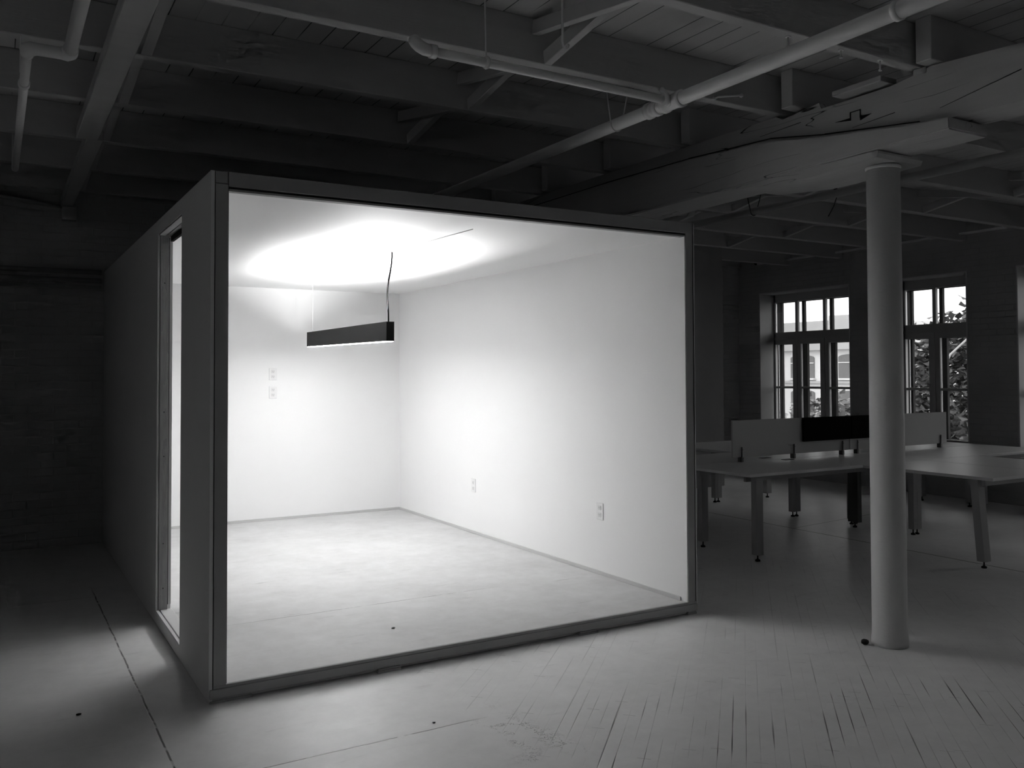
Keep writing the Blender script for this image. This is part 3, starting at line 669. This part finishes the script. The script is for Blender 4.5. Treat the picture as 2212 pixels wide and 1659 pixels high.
local(lambda m: m.box(.05, L - .92, -hw + .006, hw - .006, .034, .044), 'uplight_strip', 'lamp_up', lp)
def lpt(a, s, z): return P0 + d * a + sd * s + uu * z
m = MB(); q = lpt(.06, 0, hh); m.tube([q - uu * .05, Vector((q.x, q.y, ZC))], .0012, 6); m.tube([q - uu * .05, q + uu * .012], .004, 8); m.build('suspension_wire', 'wire', lp)
m = MB(); q = lpt(L - .12, 0, hh); m.tube([q - uu * .05, Vector((q.x, q.y, ZC))], .0024, 6); m.tube([q - uu * .05, q + uu * .012], .005, 8); m.build('suspension_wire', 'wire', lp)
m = MB(); q = lpt(.05, .0, hh - .05); top = Vector((1.594, 1.60, ZC))
pts = []
for k in range(17):
    f = k / 16; p = q.lerp(top, f); p.x += -.018 * math.sin(f * math.pi * 1.0) * (1.2 - f) + .006 * math.sin(f * 9); pts.append(p)
m.tube(pts, .0058, 10); m.build('power_cord', 'cord', lp)
m = MB(); m.tube([(1.594, 1.60, ZC - .003), (1.61, 1.1, ZC - .003), (1.627, .69, ZC - .003), (1.64, .42, ZC - .003)], .0022, 8); m.build('ceiling_cord', 'base', lp)

# ------------------------------------------------------------------ desks
ZT = 0.73
def leg(t, x, y, w, dpt, feet, mat='deskleg', lean=0.0):
    m = MB(); zb = .055
    m.prism([(x - w / 2, y - dpt / 2), (x + w / 2, y - dpt / 2), (x + w / 2, y + dpt / 2), (x - w / 2, y + dpt / 2)], 'z', zb, ZT - .028)
    if lean:
        for v in m.b.verts:
            if v.co.z > .3: v.co.y += lean
    if w > .09: m.box(x - .004, x + .004, y - dpt / 2 - .0015, y - dpt / 2, zb + .01, ZT - .03)
    o = m.build('leg', mat, t)
    for k in range(feet):
        fx = x + (k - (feet - 1) / 2) * w * .5
        m = MB(); m.lathe((fx, y, 0), [(.020, 0), (.022, .006), (.020, .014), (.008, .020), (.006, .026), (.006, zb)], 14); m.build('leveller_foot', 'foot', o)
    return o
def desk(x0, x1, y0, y1, label, legs, grommets=()):
    t = thing('bench_desk', ((x0 + x1) / 2, (y0 + y1) / 2, 0), label, 'desk', 'pale bench desks')
    m = MB(); m.box(x0 + .002, x1 - .002, y0 + .002, y1 - .002, ZT - .025, ZT, .002); m.build('desk_top', 'desk', t)
    for ya in (y0 + .10, y1 - .13): m = MB(); m.box(x0 + .06, x1 - .06, ya, ya + .03, ZT - .075, ZT - .025); m.build('under_rail', 'deskleg', t)
    for a in legs: leg(t, *a)
    for gx, gy in grommets:
        m = MB(); m.box(gx - .06, gx + .06, gy - .03, gy + .03, ZT, ZT + .004, .0015); m.build('cable_cover', 'foot', t)
desk(4.46, 6.72, .90, 1.695, 'dim bench desk nearest the booth, front side of the divider', [(4.585, .945, .075, .06, 1), (4.62, 1.64, .075, .06, 1), (6.63, 1.60, .06, .12, 1, 'deskleg_dark')], [(5.70, 1.625)])
desk(6.72, 8.98, .90, 1.695, 'bench desk right of the column, front side of the divider', [(6.785, 1.03, .12, .06, 2), (8.90, 1.0, .075, .06, 1), (8.90, 1.64, .075, .06, 1)])
desk(4.46, 6.72, 1.705, 2.50, 'bench desk nearest the booth, behind the divider on the window side', [(4.6, 1.78, .075, .06, 1), (4.6, 2.42, .075, .06, 1), (6.65, 2.40, .12, .06, 2)], [(5.64, 1.86)])
desk(6.72, 8.98, 1.705, 2.50, 'bench desk behind the divider, under the second window', [(6.79, 1.745, .12, .06, 2), (8.92, 1.80, .12, .06, 2), (8.90, 2.42, .075, .06, 1)])
desk(5.86, 6.728, -.31, .898, 'bench desk at the right whose front corner leg stands closest to the camera', [(5.925, -.185, .085, .065, 1, 'deskleg', .05)])
desk(6.732, 7.60, -.31, .898, 'bench desk at the right edge of the picture, partly cut off', [(6.80, -.185, .12, .065, 2), (7.53, -.185, .085, .065, 1)])
desk(5.86, 6.728, 2.502, 3.72, 'far bench desk by the booth edge, back to the partition wall', [(5.95, 3.65, .085, .065, 1), (6.69, 3.65, .11, .065, 2)])
desk(6.732, 7.60, 2.502, 3.72, 'far bench desk behind the divider, below the first window', [(7.52, 3.62, .085, .065, 1)])
def divider(x0, x1, label, cl):
    t = thing('desk_divider', ((x0 + x1) / 2, 1.70, ZT), label, 'divider', 'white desk dividers')
    m = MB(); m.box(x0, x1, 1.690, 1.712, ZT + .045, 1.122, .003); m.build('divider_panel', 'screen', t)
    for x in cl:
        m = MB(); m.box(x - .005, x + .005, 1.678, 1.6895, ZT + .04, ZT + .14, .001); m.box(x - .014, x + .014, 1.676, 1.726, ZT + .0005, ZT + .0445, .002)
        m.blob((x + .012, 1.686, ZT + .115), .006, 1, 0); m.build('clamp', 'clamp', t)
divider(5.045, 6.675, 'white desk divider panel left of the column', (5.156, 5.858, 6.567))
divider(6.685, 8.31, 'white desk divider panel seen right of the column', (6.795, 7.50, 8.195))
m = MB(); m.box(5.972, 6.672, 1.664, 1.689, .888, 1.124, .004); tag(m.build('felt_pad', 'felt'), 'left black felt pad on the desk divider', 'pad', 'black felt pads on the dividers')
m = MB(); m.box(6.688, 7.40, 1.664, 1.689, .888, 1.124, .004); tag(m.build('felt_pad', 'felt'), 'right black felt pad, half hidden by the column', 'pad', 'black felt pads on the dividers')

# bits on the floors
m = MB(); m.blob((1.125, .45, ZF + .004), .010, 1, .2, (1.2, 1, .5)); tag(m.build('dark_chip', 'rubber'), 'small dark chip on the booth floor', 'debris')
m = MB(); m.blob((-.544, .176, .004), .009, 1, .2, (1.3, 1, .5)); tag(m.build('dark_chip', 'rubber'), 'small dark chip on the floor left of the booth', 'debris')
m = MB(); m.blob((.815, -.755, .003), .006, 1, .2, (1.2, 1, .5)); tag(m.build('dark_chip', 'rubber'), 'tiny dark chip on the floor before the booth sill', 'debris')

# ------------------------------------------------------------------ outdoors
GZ = -4.0
m = MB(); m.box(XR + .52, 90, -60, 90, GZ - .2, GZ); struct(m.build('ground', 'earth'), 'ground outside the windows', 'ground')
S = 1.84
def fy(y): return -4.378 + (y + 4.378) * S
def fz(z): return 1.557 + (z - 1.557) * S
b = thing('stone_building', (45, 34, GZ), 'pale building across the yard seen through the left window', 'building')
m = MB(); m.box(45, 55, fy(13.95), fy(24), GZ, fz(3.30)); m.build('facade_wall', 'facade', b)
m = MB(); m.box(44.7, 45.5, fy(13.95), fy(24), fz(2.45), fz(3.40)); m.box(44.6, 45, fy(13.95), fy(24), fz(2.38), fz(2.46)); m.build('parapet', 'facade_band', b)
m = MB(); m.box(44.8, 45, fy(13.95), fy(24), fz(1.22), fz(1.30)); m.build('string_course', 'facade_band', b)
m = MB(); m.box(46, 47, fy(16.1), fy(16.9), fz(3.3), fz(3.62), .05); m.build('chimney', 'facade_band', b)
yy = [15.50, 17.57, 19.64, 21.7]
for k, yc in enumerate(yy):
    hwid = .53 if k else .50
    for z0, z1 in ((1.40, 2.20), (-.30, .96)):
        arch = [(fy(yc - hwid), fz(z0)), (fy(yc + hwid), fz(z0)), (fy(yc + hwid), fz(z1 - .08))] + [(fy(yc + hwid * math.cos(a)), fz(z1 - .08 + .10 * math.sin(a))) for a in [math.pi * q / 8 for q in range(1, 8)]] + [(fy(yc - hwid), fz(z1 - .08))]
        m = MB(); m.prism(arch, 'x', 44.93, 45.02); wd = m.build('facade_window', 'facade_pane', b)
        m = MB(); m.box(44.88, 44.95, fy(yc - hwid), fy(yc + hwid), fz((z0 + z1) / 2 + .12), fz((z0 + z1) / 2 + .15)); m.build('transom_bar', 'facade', wd)
        m = MB(); m.box(44.75, 45, fy(yc - hwid - .06), fy(yc + hwid + .06), fz(z0 - .06), fz(z0)); m.build('window_ledge', 'facade', wd)

def tree(name, base, crown, n, mat, label, trunk, size, rnd, parts=True):
    """crown: list of (centre, radii); leaves are folded quads scattered through the ellipsoids"""
    t = thing(name, base, label, 'tree' if name == 'leafy_tree' else 'shrub')
    m = MB()
    for pts, rs in trunk: m.tube(pts, rs, 10)
    m.build('trunk', 'bark', t)
    bm = bmesh.new(); rg = random.Random(rnd)
    tot = sum(c[1][0] * c[1][1] * c[1][2] for c in crown)
    for c, rad in crown:
        for _ in range(int(n * rad[0] * rad[1] * rad[2] / tot)):
            while True:
                p = Vector((rg.uniform(-1, 1), rg.uniform(-1, 1), rg.uniform(-1, 1)))
                if .12 < p.length < 1: break
            p = Vector((c[0] + p.x * rad[0], c[1] + p.y * rad[1], c[2] + p.z * rad[2]))
            a = Vector((rg.gauss(0, 1), rg.gauss(0, 1), rg.gauss(0, .5))).normalized()
            bb = a.cross(Vector((rg.gauss(0, .5), rg.gauss(0, .5), 1))).normalized()
            l = size * rg.uniform(.6, 1.3); wv = l * .38; nrm = a.cross(bb) * l * .12
            v = [bm.verts.new(q) for q in (p, p + a * l * .5 + bb * wv + nrm, p + a * l, p + a * l * .5 - bb * wv + nrm)]
            bm.faces.new((v[0], v[1], v[2])); bm.faces.new((v[0], v[2], v[3]))
    q = MB(); q.b.free(); q.b = bm
    f = q.build('foliage', mat, t)
    return t
tree('leafy_tree', (15, 5.3, GZ), [((15, 5.9, .9), (1.3, 1.5, 1.5)), ((14.2, 5.15, 2.35), (.5, .8, .42)), ((14.2, 4.75, 2.85), (.4, .42, .5)), ((15.5, 6.3, -.8), (1.5, 1.3, 1.3)), ((15.2, 5.0, 2.75), (.9, .55, .75)), ((15, 6.15, 2.0), (.8, .75, .6)), ((16, 4.0, 2.2), (1.4, 1.2, 1.6)), ((15.4, 7.0, .6), (.9, .55, 1.5)), ((15, 3.0, 0), (1.5, 2, 1.6)), ((17.2, 5.9, .0), (.7, 1.9, 2.2))], 26000, 'leaf',
     'leafy tree with a bright bent branch seen through the second window', [([(16.2, 5.9, GZ), (16, 5.8, -1), (14.9, 5.75, .8), (13.6, 5.25, 1.28), (13.2, 4.98, 1.60), (13.2, 4.82, 1.88), (13.2, 4.54, 2.11), (13.2, 4.1, 2.4)], [.10, .07, .03, .018, .018, .017, .016, .014]), ([(15.3, 5.6, GZ), (15.3, 5.5, 0), (15.4, 5.3, 2.4)], [.16, .12, .04])], .17, 3)
tree('leafy_shrub', (14.5, 8.0, GZ), [((14.5, 8.9, .0), (.9, .7, 1.05)), ((14.5, 9.6, -.7), (.9, .6, 1.0)), ((14.3, 8.15, .45), (.5, .35, .75))], 3200, 'leaf_b',
     'pale leafy shrub top seen at the bottom of the first window', [([(14.5, 8.8, GZ), (14.5, 8.75, -1), (14.5, 8.7, .3)], [.08, .06, .02])], .17, 5)
